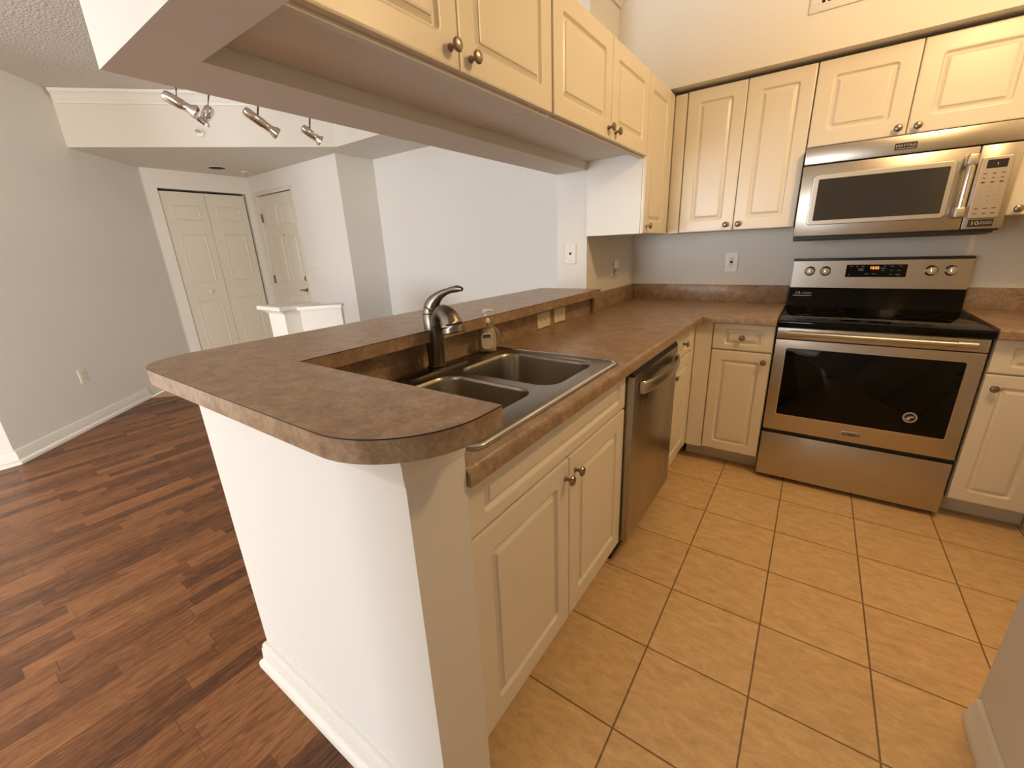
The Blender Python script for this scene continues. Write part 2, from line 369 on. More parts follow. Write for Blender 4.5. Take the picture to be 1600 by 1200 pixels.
# --- kitchen walls
wall('wall_back', 0.0, 0.0, 0, 2.77, 0.12, CZ)
wall('wall_bulkhead', 0.0, -0.41, 2.106, 2.65, 0.0, CZ)
wall('wall_right', 2.65, -3.6, 0, 2.77, 0.0, CZ)
wall('wall_partition', 1.650, -3.72, 0, 1.76, -1.745, CZ)
wall('wall_alcove', 1.75, -3.72, 0, 2.65, -3.6, CZ)
sweep_profile([(1.650, -1.765), (1.650, -3.6)], [(min(o, 0.022), z * 0.85) for o, z in bb]).build('baseboard_partition', M_trim, smooth=40, structure=True)
wr = sempty('wall_living_right')
for (y0, z0, y1, z1) in ((-11.0, 0, -7.1, CZ), (-4.4, 0, -3.90, CZ), (-7.1, 2.25, -4.4, CZ)):
    MB().box(1.75, y0, z0, 1.87, y1, z1).build('wall_segment', M_wall, wr, smooth=0, structure=True)
fill_win = sempty('added_window_2')  # unseen window added around the side fill light
for y in (-7.1, -5.78, -4.46): MB().box(1.77, y, 0, 1.83, y + 0.06, 2.25).build('window_frame', M_trim, fill_win, smooth=0)
for z in (0.0, 2.19): MB().box(1.77, -7.1, z, 1.83, -4.4, z + 0.06).build('window_frame', M_trim, fill_win, smooth=0)
wall('wall_added_shade', 0.38, -3.96, 0, 1.75, -3.84, CZ)  # unseen wall added to cut daylight on the right of the end wall
# crown return on the kitchen side of the pier
MB().rings([[(0.001 + o, y, z - 0.055) for o, z in crown] for y in (-0.788, -0.412)]).build('trim_3', M_wall, smooth=50, structure=True)
# --- window wall behind the camera
ww = sempty('wall_window')
for (x0, z0, x1, z1) in ((-3.41, 0, -3.0, CZ), (0.2, 0, 1.87, CZ), (-3.0, 2.35, 0.2, CZ)):
    MB().box(x0, -11.1, z0, x1, -11.0, z1).build('wall_segment', M_wall, ww, smooth=0, structure=True)
wn1 = sempty('window_1')
for x in (-3.0, -1.43, 0.14): MB().box(x, -11.08, 0, x + 0.06, -11.02, 2.35).build('window_frame', M_trim, wn1, smooth=0)
for z in (0.0, 2.29): MB().box(-3.0, -11.08, z, 0.2, -11.02, z + 0.06).build('window_frame', M_trim, wn1, smooth=0)
# --- half wall and newel post at the stairs
hw = sempty('wall_half')
MB().prism([(-2.16, -1.40), (-1.955, -1.172), (-2.03, -1.105), (-2.235, -1.333)], 0, 0.915).build('half_wall_body', M_wall, hw, smooth=0)
MB().prism([(-2.15, -1.425), (-1.935, -1.18), (-2.03, -1.09), (-2.25, -1.33)], 0.915, 0.94).build('half_wall_cap', M_trim, hw, smooth=0)
np_ = thing('newel_post', 'white square newel post with stepped cap at the end of the low half wall', 'post', (-2.395, -1.36, 0))
MB().box(-2.52, -1.47, 0, -2.27, -1.25, 0.90).build('post_body', M_trim, np_, smooth=0)
b = MB(); c0 = (-2.395, -1.36)
b.rings([[(c0[0] + sx * (0.125 + o), c0[1] + sy * (0.11 + o), z) for sx, sy in ((-1, -1), (1, -1), (1, 1), (-1, 1))] for o, z in ((0.004, 0.885), (0.015, 0.89), (0.02, 0.90), (0.045, 0.915), (0.045, 0.918), (0.058, 0.918), (0.058, 0.942), (0.05, 0.948))])
b.build('post_cap', M_trim, np_, smooth=30)

# --- doors of the foyer
def raised(b, P, u0, v0, u1, v1):
    R = []
    for i, n in ((0, 0.0), (0.006, 0.007), (0.014, 0.008), (0.022, 0.002), (0.05, 0.006)):
        R.append([P(x, y, n) for x, y in rrect(u0 + i, v0 + i, u1 - i, v1 - i, 0.004, 1)])
    b.rings(R)
d1 = sempty('door_1', (-4.92, -0.795, 0))
P_cl = lambda u, v, n: (-4.925 + n, u, v)
for (y0, y1) in ((-1.247, -0.806), (-0.802, -0.362)):
    b = MB().box(-4.955, y0, 0.012, -4.925, y1, 2.07)
    for v0, v1 in ((1.765, 1.93), (1.065, 1.62), (0.22, 0.86)): raised(b, P_cl, y0 + 0.095, v0, y1 - 0.075, v1)
    lf = b.build('door_leaf', M_door, d1, smooth=30)
    if y0 < -1: MB().lathe(P_cl(-0.985, 0.955, 0), (1, 0, 0), [(0.012, 0), (0.010, 0.012), (0.02, 0.02), (0.024, 0.03), (0.016, 0.038), (0.002, 0.04)], 16).build('door_knob', M_white, lf)
d2 = sempty('door_2', (-4.34, -0.25, 0))
P_en = lambda u, v, n: (u, -0.265 - n, v)
b = MB().box(-4.742, -0.265, 0.012, -3.948, -0.225, 2.050)
for u0, u1 in ((-4.63, -4.385), (-4.30, -4.06)):
    for v0, v1 in ((1.70, 1.92), (1.02, 1.56), (0.22, 0.86)): raised(b, P_en, u0, v0, u1, v1)
lf = b.build('door_leaf', M_door, d2, smooth=30)
MB().lathe(P_en(-4.315, 1.58, 0), (0, -1, 0), [(0.009, 0), (0.009, 0.004), (0.002, 0.005)], 10).build('peephole', M_pewter, lf)
MB().lathe(P_en(-4.0, 1.06, 0), (0, -1, 0), [(0.03, 0), (0.03, 0.006), (0.02, 0.012), (0.012, 0.02), (0.002, 0.022)], 16).build('deadbolt', M_pewter, lf)
hb = MB().lathe(P_en(-4.0, 0.92, 0), (0, -1, 0), [(0.03, 0), (0.03, 0.006), (0.012, 0.012), (0.011, 0.04), (0.002, 0.041)], 16)
hb.tube([P_en(-4.0, 0.92, 0.036), P_en(-4.05, 0.925, 0.04), P_en(-4.11, 0.918, 0.04)], [0.011, 0.010, 0.008], 10).build('door_lever', M_pewter, lf)
for z in (1.80, 1.05, 0.28): MB().box(-4.765, -0.285, z - 0.05, -4.735, -0.262, z + 0.05, 0.003).build('hinge', M_pewter, d2)
for (x0, z0, x1, z1) in ((-4.80, 0, -4.75, 2.10), (-3.94, 0, -3.90, 2.10), (-4.75, 2.055, -3.94, 2.10)):
    MB().box(x0, -0.30, z0, x1, -0.288, z1, 0.004).build('door_casing', M_door, d2)

# ================================================================== COUNTERS AND BAR
def poly_slab(outer, hole, z0, z1):
    bm = bmesh.new(); es = []
    for loop in [outer] + ([hole] if hole else []):
        vs = [bm.verts.new((x, y, z0)) for x, y in loop]
        es += [bm.edges.new((vs[i], vs[(i + 1) % len(vs)])) for i in range(len(vs))]
    f = bmesh.ops.triangle_fill(bm, edges=es, use_beauty=True)['geom']
    fs = [x for x in f if isinstance(x, bmesh.types.BMFace)]
    ex = bmesh.ops.extrude_face_region(bm, geom=fs)['geom']
    for v in ex:
        if isinstance(v, bmesh.types.BMVert): v.co.z = z1
    bmesh.ops.recalc_face_normals(bm, faces=bm.faces[:])
    mb = MB(); mb.bm.free(); mb.bm = bm; return mb
def bevel_where(mb, test, off, seg):
    es = [e for e in mb.bm.edges if test(e.verts[0].co, e.verts[1].co)]
    bmesh.ops.bevel(mb.bm, geom=es, offset=off, segments=seg, affect='EDGES', profile=0.5)

CX, CZT, CZB = 0.638, 0.914, 0.875
ct = thing('kitchen_countertop', 'brown stone-look laminate worktop running from the sink round the corner to the range', 'countertop', (0.3, -1.3, CZB))
hole = rrect(0.085, -2.535, 0.580, -1.810, 0.03, 3)
mb = poly_slab([(0.022, -2.625), (CX, -2.625), (CX, -CX), (0.988, -CX), (0.988, -0.022), (0.022, -0.022)], hole, CZB, CZT)
def fe(a, b):
    if abs(a.z - b.z) > 1e-4: return False
    return (abs(a.x - CX) < 1e-4 and abs(b.x - CX) < 1e-4) or (abs(a.y + CX) < 1e-4 and abs(b.y + CX) < 1e-4)
bevel_where(mb, lambda a, b: fe(a, b) and a.z > 0.9, 0.013, 4)
mb.build('worktop', M_lam, ct)
b = MB().box(0.001, -2.625, CZT - 0.002, 0.021, -0.73, 1.017); b.build('splash_panel', M_lam, ct, smooth=0)
MB().box(0.001, -0.729, CZT - 0.002, 0.021, -0.001, 1.022, 0.004).build('backsplash', M_lam, ct)
MB().box(0.022, -0.021, CZT - 0.002, 0.988, -0.001, 1.022, 0.004).build('backsplash', M_lam, ct)
MB().box(0.021, -0.775, CZT + 0.001, 0.045, -0.729, 1.052, 0.003).build('splash_end_block', M_lam, ct)

ct2 = thing('kitchen_countertop', 'brown laminate worktop to the right of the range, running into the right-hand corner', 'countertop', (2.1, -0.3, CZB))
mb = poly_slab([(1.760, -0.022), (1.760, -CX), (2.02, -CX), (2.02, -1.25), (2.628, -1.25), (2.628, -0.022)], None, CZB, CZT)
bevel_where(mb, lambda a, b: abs(a.z - b.z) < 1e-4 and a.z > 0.9 and ((abs(a.y + CX) < 1e-4 and abs(b.y + CX) < 1e-4) or (abs(a.x - 2.02) < 1e-4 and abs(b.x - 2.02) < 1e-4)), 0.013, 4)
mb.build('worktop', M_lam, ct2)
MB().box(1.760, -0.021, CZT - 0.002, 2.628, -0.001, 1.022, 0.004).build('backsplash', M_lam, ct2)

# raised bar top, L shaped, rounded outer corners
def arc(cx, cy, r, a0, a1, n=14): return [(cx + r * math.cos(math.radians(a0 + (a1 - a0) * k / n)), cy + r * math.sin(math.radians(a0 + (a1 - a0) * k / n))) for k in range(n + 1)]
BX0, BX1, BY0, BZ = -0.313, 0.720, -2.850, 1.059
bar = [(0.095, -0.795), (-0.30, -0.795), (BX0, -0.82)] + arc(BX0 + 0.13, BY0 + 0.13, 0.13, 180, 270) + arc(BX1 - 0.175, BY0 + 0.175, 0.175, 270, 360) + [(BX1, -2.624), (0.095, -2.624)]
bt = poly_slab(bar, None, BZ - 0.040, BZ)
bo = bt.build('bar_countertop', M_lam, smooth=20); tag(bo, 'raised L-shaped brown laminate bar top with rounded end, over the white peninsula wall', 'bar top')
of = lambda z, d: [(x, y, z) for x, y in [(p[0] + (d if p[0] > 0.3 else (-d if p[0] < -0.2 else 0)), p[1] - (d if p[1] < -2.7 else 0)) for p in bar]]
MB().rings([of(BZ - 0.0022, 0.0), of(BZ - 0.0022, 0.0006), of(BZ - 0.0004, 0.0006), of(BZ - 0.0004, 0.0)], False, False).build('edge_seam', M_printd, bo, smooth=0)

# ================================================================== SINK
SZT = CZT
sk = thing('kitchen_sink', 'stainless steel double bowl drop-in sink in the peninsula worktop', 'sink', (0.33, -2.17, SZT))
bowls = [(0.165, -2.145, 0.540, -1.840), (0.165, -2.500, 0.515, -2.185)]
bm = bmesh.new(); es = []
for loop, z in [(rrect(0.052, -2.565, 0.603, -1.785, 0.03, 5), SZT + 0.005)] + [(rrect(*q, 0.06, 6), SZT + 0.005) for q in bowls]:
    vs = [bm.verts.new((x, y, z)) for x, y in loop]; es += [bm.edges.new((vs[i], vs[(i + 1) % len(vs)])) for i in range(len(vs))]
bmesh.ops.triangle_fill(bm, edges=es, use_beauty=True)
mb = MB(); mb.bm.free(); mb.bm = bm
o_ = rrect(0.052, -2.565, 0.603, -1.785, 0.03, 5)
def offs(q, d, r, n): return rrect(q[0] - d, q[1] - d, q[2] + d, q[3] + d, r, n)
Q = (0.052, -2.565, 0.603, -1.785)
mb.rings([[(x, y, SZT + 0.005) for x, y in offs(Q, 0, 0.03, 5)], [(x, y, SZT + 0.0035) for x, y in offs(Q, 0.003, 0.032, 5)], [(x, y, SZT + 0.0005) for x, y in offs(Q, 0.004, 0.033, 5)]], False, False)
bmesh.ops.remove_doubles(mb.bm, verts=mb.bm.verts[:], dist=1e-5)
for f in mb.bm.faces:
    f.normal_update()
    if f.normal.z < 0: f.normal_flip()
rm = mb.build('rim', M_sink, sk, recalc=False)
bead = MB(); PR = [(0.0, 0.0046), (-0.002, 0.0068), (-0.005, 0.0078), (-0.008, 0.0068), (-0.010, 0.0046)]
bead.rings([[(x, y, SZT + z) for x, y in offs(Q, d - 0.002, 0.03, 5)] for d, z in PR], False, False)
bead.build('rim_bead', M_chrome, rm, smooth=60)
for q in bowls:
    R = []
    for d, z, r in ((0.0, 0.005, 0.06), (-0.004, 0.002, 0.058), (-0.007, -0.008, 0.056), (-0.012, -0.12, 0.055), (-0.018, -0.150, 0.06), (-0.032, -0.166, 0.06), (-0.055, -0.172, 0.05)):
        R.append([(x, y, SZT + z) for x, y in offs(q, d, r, 6)])
    mb = MB().rings(R, cap0=False)
    bmesh.ops.recalc_face_normals(mb.bm, faces=mb.bm.faces[:])
    bmesh.ops.reverse_faces(mb.bm, faces=mb.bm.faces[:])
    bw = mb.build('basin', M_sink, sk, recalc=False, smooth=60)
    cx, cy = (q[0] + q[2]) / 2, (q[1] + q[3]) / 2
    MB().lathe((cx, cy, SZT - 0.1715), (0, 0, 1), [(0.045, 0), (0.043, 0.002), (0.036, 0.001), (0.02, -0.004), (0.004, -0.004)], 24, cap0=False).build('drain', M_chrome, bw)

# ================================================================== FAUCET
fz = SZT + 0.005
fa = thing('kitchen_faucet', 'brushed nickel single-lever pull-out faucet behind the sink bowls', 'faucet', (0.09, -2.155, fz))
MB().rings([[(x, y, fz + z) for x, y in rrect(0.0655 - d, -2.30 - d, 0.129 + d, -2.02 + d, 0.031, 8)] for d, z in ((0, 0), (0, 0.004), (-0.004, 0.007))]).build('base_plate', M_nickel, fa)
MB().lathe((0.088, -2.155, fz), (0, 0, 1), [(0.033, 0.004), (0.033, 0.009), (0.027, 0.013), (0.026, 0.05), (0.028, 0.13), (0.0305, 0.186), (0.029, 0.189), (0.029, 0.192), (0.0305, 0.195), (0.029, 0.203)], 28).build('body', M_nickel, fa)
sp_path = catmull([(0.100, -2.158, fz + 0.02), (0.106, -2.160, fz + 0.08), (0.114, -2.163, fz + 0.145), (0.130, -2.167, fz + 0.184), (0.158, -2.172, fz + 0.200), (0.186, -2.177, fz + 0.188), (0.200, -2.180, fz + 0.163), (0.205, -2.181, fz + 0.142)], 5)
MB().tube(sp_path, lerp_list([0.025, 0.023, 0.021, 0.021, 0.025, 0.031, 0.036, 0.038], 5), 20).build('spout', M_nickel, fa, smooth=60)
MB().lathe((0.2052, -2.181, fz + 0.1415), (0.23, -0.05, -1), [(0.0365, 0), (0.035, 0.003), (0.002, 0.0035)], 20).build('spray_face', M_black, fa)
hp = catmull([(0.0885, -2.155, fz + 0.195), (0.093, -2.155, fz + 0.214), (0.106, -2.155, fz + 0.232), (0.134, -2.156, fz + 0.252), (0.172, -2.157, fz + 0.266), (0.212, -2.158, fz + 0.274), (0.234, -2.158, fz + 0.273)], 5)
MB().tube(hp, lerp_list([0.0300, 0.0275, 0.0220, 0.0140, 0.0095, 0.0105, 0.006], 5), 16, sc=(0.9, 1.0)).build('lever', M_nickel, fa, smooth=60)

# ================================================================== SOAP BOTTLE
sb = thing('soap_dispenser', 'small clear pump bottle of cream hand soap standing behind the sink', 'soap bottle', (0.086, -1.868, fz))
B0 = Vector((0.086, -1.868, fz)); BU = Vector((0.78, 0.63, 0)); BV = Vector((-0.63, 0.78, 0))
def bot(prof, sx=1.0, sy=0.62, n=24):
    return [[B0 + BU * (r * sx * math.cos(2 * PI * k / n)) + BV * (r * sy * math.sin(2 * PI * k / n)) + Vector((0, 0, h)) for k in range(n)] for r, h in prof]
MB().rings(bot([(0.030, 0), (0.035, 0.003), (0.036, 0.02), (0.037, 0.05), (0.034, 0.075), (0.027, 0.095), (0.019, 0.108), (0.014, 0.114), (0.013, 0.118)])).build('bottle', M_clear, sb, smooth=60)
MB().rings(bot([(0.028, 0.003), (0.033, 0.006), (0.0345, 0.02), (0.0352, 0.05), (0.0325, 0.074), (0.026, 0.092)])).build('soap', M_soap, sb, smooth=60)
Pb = lambda u, v, n: tuple(B0 + BU * u - BV * (0.0245 + n) + Vector((0, 0, v)))
R = []
for n_, i in ((-0.004, 0), (0.0, 0.0), (0.0006, 0.0006)):
    R.append([Pb(x, y, n_ - 0.28 * abs(x) ** 1.5) for x, y in rrect(-0.022 + i, 0.014 + i, 0.022 - i, 0.080 - i, 0.018, 6)])
lb = MB().rings(R).build('label', M_label, sb); lb['label'] = 'cream paper label'
nb = MB().box(0, 0, 0, 0.028, 0.001, 0.011)
for w in nb.bm.verts: w.co = Vector(Pb(-0.014 + w.co.x, 0.060 + w.co.z, 0.001 + w.co.y))
nv = nb.build('brand_band', M_navy, lb, smooth=0)
text('lettering', 'Softsoap', 0.0042, Pb, 0, 0.0655, 0.0024, M_white, lb)
MB().tube(catmull([tuple(B0 + BU * 0.020 + Vector((0, 0, 0.100))), tuple(B0 + BU * 0.040 + Vector((0, 0, 0.085))), tuple(B0 + BU * 0.049 + Vector((0, 0, 0.060))), tuple(B0 + BU * 0.046 + Vector((0, 0, 0.038))), tuple(B0 + BU * 0.035 + Vector((0, 0, 0.024)))], 5), 0.0042, 10).build('handle', M_clear, sb, smooth=60)
pm = MB().lathe(tuple(B0), (0, 0, 1), [(0.0145, 0.115), (0.015, 0.118), (0.015, 0.126), (0.010, 0.134), (0.0055, 0.138), (0.0045, 0.155)], 18)
pm.build('pump_collar', M_white, sb)
hz = B0 + Vector((0, 0, 0.155))
pm = MB().lathe(tuple(hz), (0, 0, 1), [(0.0045, -0.002), (0.010, 0.001), (0.011, 0.006), (0.009, 0.010), (0.002, 0.011)], 16)
pm.tube([tuple(hz + Vector((0, 0, 0.006))), tuple(hz + BU * 0.018 + Vector((0, 0, 0.007))), tuple(hz + BU * 0.030 + Vector((0, 0, 0.003)))], [0.006, 0.0045, 0.0035], 10).build('pump_head', M_white, sb, smooth=60)

# ================================================================== BASE CABINETS
G_base = 'white raised-panel base cabinets'
def base_cab(name_label, loc):
    return thing('base_cabinet', name_label, 'cabinet', loc, 'white base cabinets of the kitchen')
# sink base (open carcass so that the bowls hang inside)
sc = base_cab('wide white sink cabinet with two doors, between the peninsula end wall and the dishwasher', (0.3, -2.16, 0))
b = MB()
for q in ((0.03, -2.624, 0.105, 0.578, -2.608, 0.873), (0.03, -1.716, 0.105, 0.578, -1.700, 0.873), (0.03, -2.608, 0.105, 0.578, -1.716, 0.12), (0.03, -2.608, 0.12, 0.042, -1.716, 0.70),
          (0.56, -2.608, 0.105, 0.579, -2.575, 0.873), (0.56, -1.735, 0.105, 0.579, -1.716, 0.873), (0.56, -2.575, 0.69, 0.579, -1.735, 0.73), (0.56, -2.575, 0.83, 0.579, -1.735, 0.873), (0.56, -2.575, 0.105, 0.579, -1.735, 0.14)):
    b.box(*q)
b.build('body', M_cab, sc, smooth=0)
MB().box(0.579, -2.624, 0.105, 0.597, -2.603, 0.873).build('filler_strip', M_cab, sc, smooth=0)
MB().box(0.05, -2.624, 0.001, 0.535, -1.70, 0.105).build('toe_kick', M_toe, sc, smooth=0)
ff = panel_front('false_drawer_front', P_pen, -2.600, 0.720, -1.704, 0.868, sc, inset=0.056, iv=0.034)
dd = panel_front('door', P_pen, -2.600, 0.112, -2.153, 0.712, sc, inset=0.068); knob(P_pen, -2.176, 0.655, dd)
dd = panel_front('door', P_pen, -2.149, 0.112, -1.704, 0.712, sc, inset=0.068); knob(P_pen, -2.112, 0.655, dd)
# narrow cabinet after the dishwasher
nc = base_cab('narrow white drawer cabinet between the dishwasher and the inside corner', (0.3, -0.87, 0))
MB().box(0.03, -1.090, 0.105, 0.579, -0.62, 0.873).build('body', M_cab, nc, smooth=0)
MB().box(0.03, -1.090, 0.001, 0.54, -0.52, 0.105).build('toe_kick', M_toe, nc, smooth=0)
MB().box(0.579, -0.664, 0.105, 0.596, -0.601, 0.873).build('filler_strip', M_cab, nc, smooth=0)
dr = panel_front('drawer', P_pen, -1.086, 0.720, -0.668, 0.868, nc, inset=0.058, iv=0.030); knob(P_pen, -0.875, 0.794, dr)
dd = panel_front('door', P_pen, -1.086, 0.112, -0.668, 0.712, nc, inset=0.06); knob(P_pen, -1.045, 0.655, dd)
# back wall, left of range
bc = base_cab('white cabinet with one drawer and one door, immediately left of the range', (0.83, -0.3, 0))
MB().box(0.585, -0.581, 0.105, 0.986, -0.03, 0.873).build('body', M_cab, bc, smooth=0)
MB().box(0.585, -0.49, 0.001, 0.986, -0.05, 0.105).build('toe_kick', M_toe, bc, smooth=0)
MB().box(0.599, -0.599, 0.105, 0.687, -0.581, 0.873).build('filler_strip', M_cab, bc, smooth=0)
dr = panel_front('drawer', P_back, 0.692, 0.724, 0.984, 0.868, bc, inset=0.058, iv=0.030); knob(P_back, 0.838, 0.796, dr)
dd = panel_front('door', P_back, 0.692, 0.112, 0.984, 0.716, bc, inset=0.052); knob(P_back, 0.952, 0.672, dd)
# right of range
rc = base_cab('white cabinet with one drawer and one door, immediately right of the range', (1.9, -0.3, 0))
MB().box(1.7675, -0.581, 0.105, 2.05, -0.03, 0.873).build('body', M_cab, rc, smooth=0)
MB().box(1.762, -0.49, 0.001, 2.05, -0.05, 0.105).build('toe_kick', M_toe, rc, smooth=0)
dr = panel_front('drawer', P_back, 1.768, 0.724, 2.012, 0.868, rc, inset=0.058, iv=0.030); knob(P_back, 1.89, 0.796, dr)
dd = panel_front('door', P_back, 1.768, 0.112, 2.012, 0.716, rc, inset=0.052); knob(P_back, 1.80, 0.66, dd)
# return run on the right wall (only its corner shows)
rr = base_cab('white corner base cabinet at the right picture edge, turned toward the sink run', (2.3, -0.9, 0))
P_ret = lambda u, v, n: (2.035 - n, u, v)
MB().box(2.054, -1.25, 0.105, 2.64, -0.03, 0.873).build('body', M_cab, rr, smooth=0)
MB().box(2.054, -1.25, 0.001, 2.64, -0.05, 0.105).build('toe_kick', M_toe, rr, smooth=0)
dd = panel_front('door', P_ret, -1.24, 0.112, -0.66, 0.716, rr, inset=0.06); knob(P_ret, -1.2, 0.66, dd)
dr = panel_front('drawer', P_ret, -1.24, 0.724, -0.66, 0.868, rr, inset=0.058, iv=0.030); knob(P_ret, -0.95, 0.796, dr)

# ================================================================== DISHWASHER
dw = thing('dishwasher', 'stainless dishwasher with a bowed handle, between the sink cabinet and the narrow cabinet', 'dishwasher', (0.33, -1.395, 0))
MB().box(0.05, -1.692, 0.10, 0.590, -1.098, 0.866).build('tub', M_dark, dw, smooth=0)
MB().box(0.05, -1.692, 0.001, 0.56, -1.098, 0.10).build('toe_kick', M_black, dw, smooth=0)
MB().box(0.592, -1.694, 0.115, 0.628, -1.098, 0.838, 0.004).build('door_panel', M_ssy, dw)
b = MB(); b.rings([[(0.592, y, 0.839), (0.626, y, 0.839), (0.612, y, 0.864), (0.592, y, 0.864)] for y in (-1.694, -1.098)]).build('control_strip', M_black, dw, smooth=0)
pts = [(-1.640, 0.003), (-1.630, 0.020), (-1.56, 0.036), (-1.48, 0.044), (-1.396, 0.047), (-1.31, 0.044), (-1.23, 0.036), (-1.162, 0.020), (-1.152, 0.003)]
MB().tube(catmull([(0.628 + n, y, 0.785) for y, n in pts], 4), 0.013, 12, sc=(0.5, 1.9), up=(0, 0, 1)).build('handle', M_ss, dw, smooth=60)

# ================================================================== RANGE
RX0, RX1 = 0.994, 1.752
rg = thing('kitchen_range', 'stainless electric range with black glass top and orange clock', 'range', (1.373, -0.32, 0))
P_r = lambda u, v, n: (u, -0.612 - n, v)
MB().box(RX0 + 0.002, -0.575, 0.02, RX1 - 0.002, -0.03, 0.868).build('body', M_dark, rg, smooth=0)
for x in (RX0 + 0.05, RX1 - 0.05):
    for y in (-0.52, -0.1): MB().lathe((x, y, 0.0), (0, 0, 1), [(0.018, 0), (0.018, 0.008), (0.01, 0.01), (0.01, 0.022)], 10).build('foot', M_black, rg)
ck = MB().box(RX0 - 0.002, -0.632, 0.869, RX1 + 0.004, -0.075, 0.905, 0.006).build('cooktop', M_glass, rg)
def ring_mark(cx, cy, r):
    b = MB(); n = 40
    b.rings([[(cx + q * math.cos(2 * PI * k / n), cy + q * math.sin(2 * PI * k / n), 0.9053) for k in range(n)] for q in (r, r + 0.002)], False, False)
    return b.build('burner_mark', M_burner, ck, smooth=0)
for cx, cy, r in ((1.18, -0.46, 0.10), (1.57, -0.46, 0.115), (1.18, -0.21, 0.075), (1.57, -0.21, 0.075)): ring_mark(cx, cy, r)
# oven door: steel frame around a black window, seam below the handle band
dr = MB()
dr.box(RX0, -0.612, 0.809, RX1, -0.576, 0.866, 0.003)
dr.box(RX0, -0.612, 0.306, RX1, -0.576, 0.805, 0.003)
od = dr.build('oven_door', M_ss, rg)
MB().rings([[P_r(x, y, n) for x, y in rrect(1.045 + i, 0.400 + i, 1.700 - i, 0.762 - i, 0.012, 4)] for i, n in ((-0.003, 0.0002), (-0.003, 0.0012), (0, 0.0016))]).build('window_trim', M_chrome, od)
MB().rings([[P_r(x, y, n) for x, y in rrect(1.045 + i, 0.400 + i, 1.700 - i, 0.762 - i, 0.010, 4)] for i, n in ((0, 0.0016), (0.001, 0.0024))]).build('oven_window', M_glass, od)
hb = MB(); hy = -0.658
hb.tube([(1.045, hy, 0.846), (1.705, hy, 0.846)], 0.0105, 16)
for x0, x1 in ((1.045, 1.105), (1.645, 1.705)): hb.tube([(x0, hy, 0.846), (x1, hy, 0.846)], 0.014, 16)
for x in (1.072, 1.678): hb.tube([(x, -0.612, 0.842), (x, hy, 0.846)], 0.009, 12)
hb.build('handle', M_ss, od, smooth=40)
bg = MB().box(1.335, -0.6165, 0.340, 1.411, -0.6125, 0.362, 0.001).build('badge', M_ss, od)
MB().box(1.338, -0.6172, 0.3425, 1.408, -0.6166, 0.3565).build('badge_plate', M_printd, bg, smooth=0)
text('badge_lettering', 'MAYTAG', 0.0095, P_r, 1.373, 0.3495, 0.0056, M_print, bg, sx=1.2)
st = MB().lathe(P_r(1.569, 0.482, 0.0024), (0, -1, 0), [(0.026, 0), (0.026, 0.0006), (0.001, 0.0007)], 28).build('round_sticker', M_sticker, od)
sg = MB().lathe(P_r(1.569, 0.482, 0.0032), (0, -1, 0), [(0.0195, 0), (0.0195, 0.0004), (0.001, 0.0005)], 24); sg.build('sticker_field', M_printd, st)
sg = MB()
for du, dv, a, l in ((-0.004, -0.002, 35, 0.026), (0.004, 0.003, 10, 0.02), (-0.003, -0.008, 60, 0.014)):
    ca, sa = math.cos(math.radians(a)) * l / 2, math.sin(math.radians(a)) * l / 2
    sg.tube([P_r(1.569 + du - ca, 0.482 + dv - sa, 0.004), P_r(1.569 + du + ca, 0.482 + dv + sa, 0.004)], 0.0028, 8, sc=(1, 0.2), up=(0, 1, 0))
sg.build('sticker_mark', M_print, st)
MB().box(RX0 + 0.002, -0.592, 0.280, RX1 - 0.002, -0.578, 0.310).build('door_gap', M_black, rg, smooth=0)
MB().box(RX0, -0.612, 0.028, RX1, -0.576, 0.285, 0.004).build('storage_drawer', M_ss, rg)
# backguard
b = MB(); b.rings([[(x, -0.085, 0.903), (x, -0.070, 0.950), (x, -0.066, 1.016), (x, -0.02, 1.016), (x, -0.02, 0.903)] for x in (RX0 + 0.002, RX1 - 0.004)])
bk = b.build('backguard_base', M_glass, rg, smooth=20)
b = MB(); b.rings([[(x, -0.068, 1.017), (x, -0.060, 1.166), (x, -0.050, 1.172), (x, -0.02, 1.172), (x, -0.02, 1.017)] for x in (RX0 + 0.006, RX1 - 0.006)])
pn = b.build('control_panel', M_ss, rg, smooth=20)
MB().box(RX0 + 0.002, -0.062, 1.168, RX1 - 0.003, -0.018, 1.180, 0.003).build('top_trim', M_dark, rg)
P_g = lambda u, v, n: (u, -0.068 + (v - 1.017) * 0.0537 - n, v)
def plate(name, P, u0, v0, u1, v1, m, parent, n0=0.0, n1=0.0015, r=0.002):
    return MB().rings([[P(x, y, n) for x, y in rrect(u0, v0, u1, v1, r, 3)] for n in (n0, n1)]).build(name, m, parent, smooth=30)
ds = plate('display', P_g, 1.250, 1.077, 1.506, 1.143, M_glass, pn)
text('clock_digits', '12:52', 0.0135, P_g, 1.372, 1.1255, 0.0019, M_orange, ds, sx=0.95)
for u, v, w in ((1.272, 1.134, .012), (1.296, 1.134, .010), (1.322, 1.133, .012), (1.315, 1.120, .026), (1.316, 1.113, .022), (1.266, 1.089, .008), (1.343, 1.094, .014), (1.374, 1.094, .018), (1.412, 1.135, .008),
                (1.408, 1.124, .022), (1.408, 1.112, .014), (1.444, 1.133, .014), (1.444, 1.112, .010), (1.444, 1.091, .012), (1.478, 1.134, .012), (1.474, 1.112, .012), (1.474, 1.090, .018)):
    MB().rings([[P_g(x, y, n) for x, y in rrect(u - w / 2, v - 0.0022, u + w / 2, v + 0.0022, 0.0008, 1)] for n in (0.0015, 0.0019)]).build('key_print', M_keyp, ds, smooth=0)
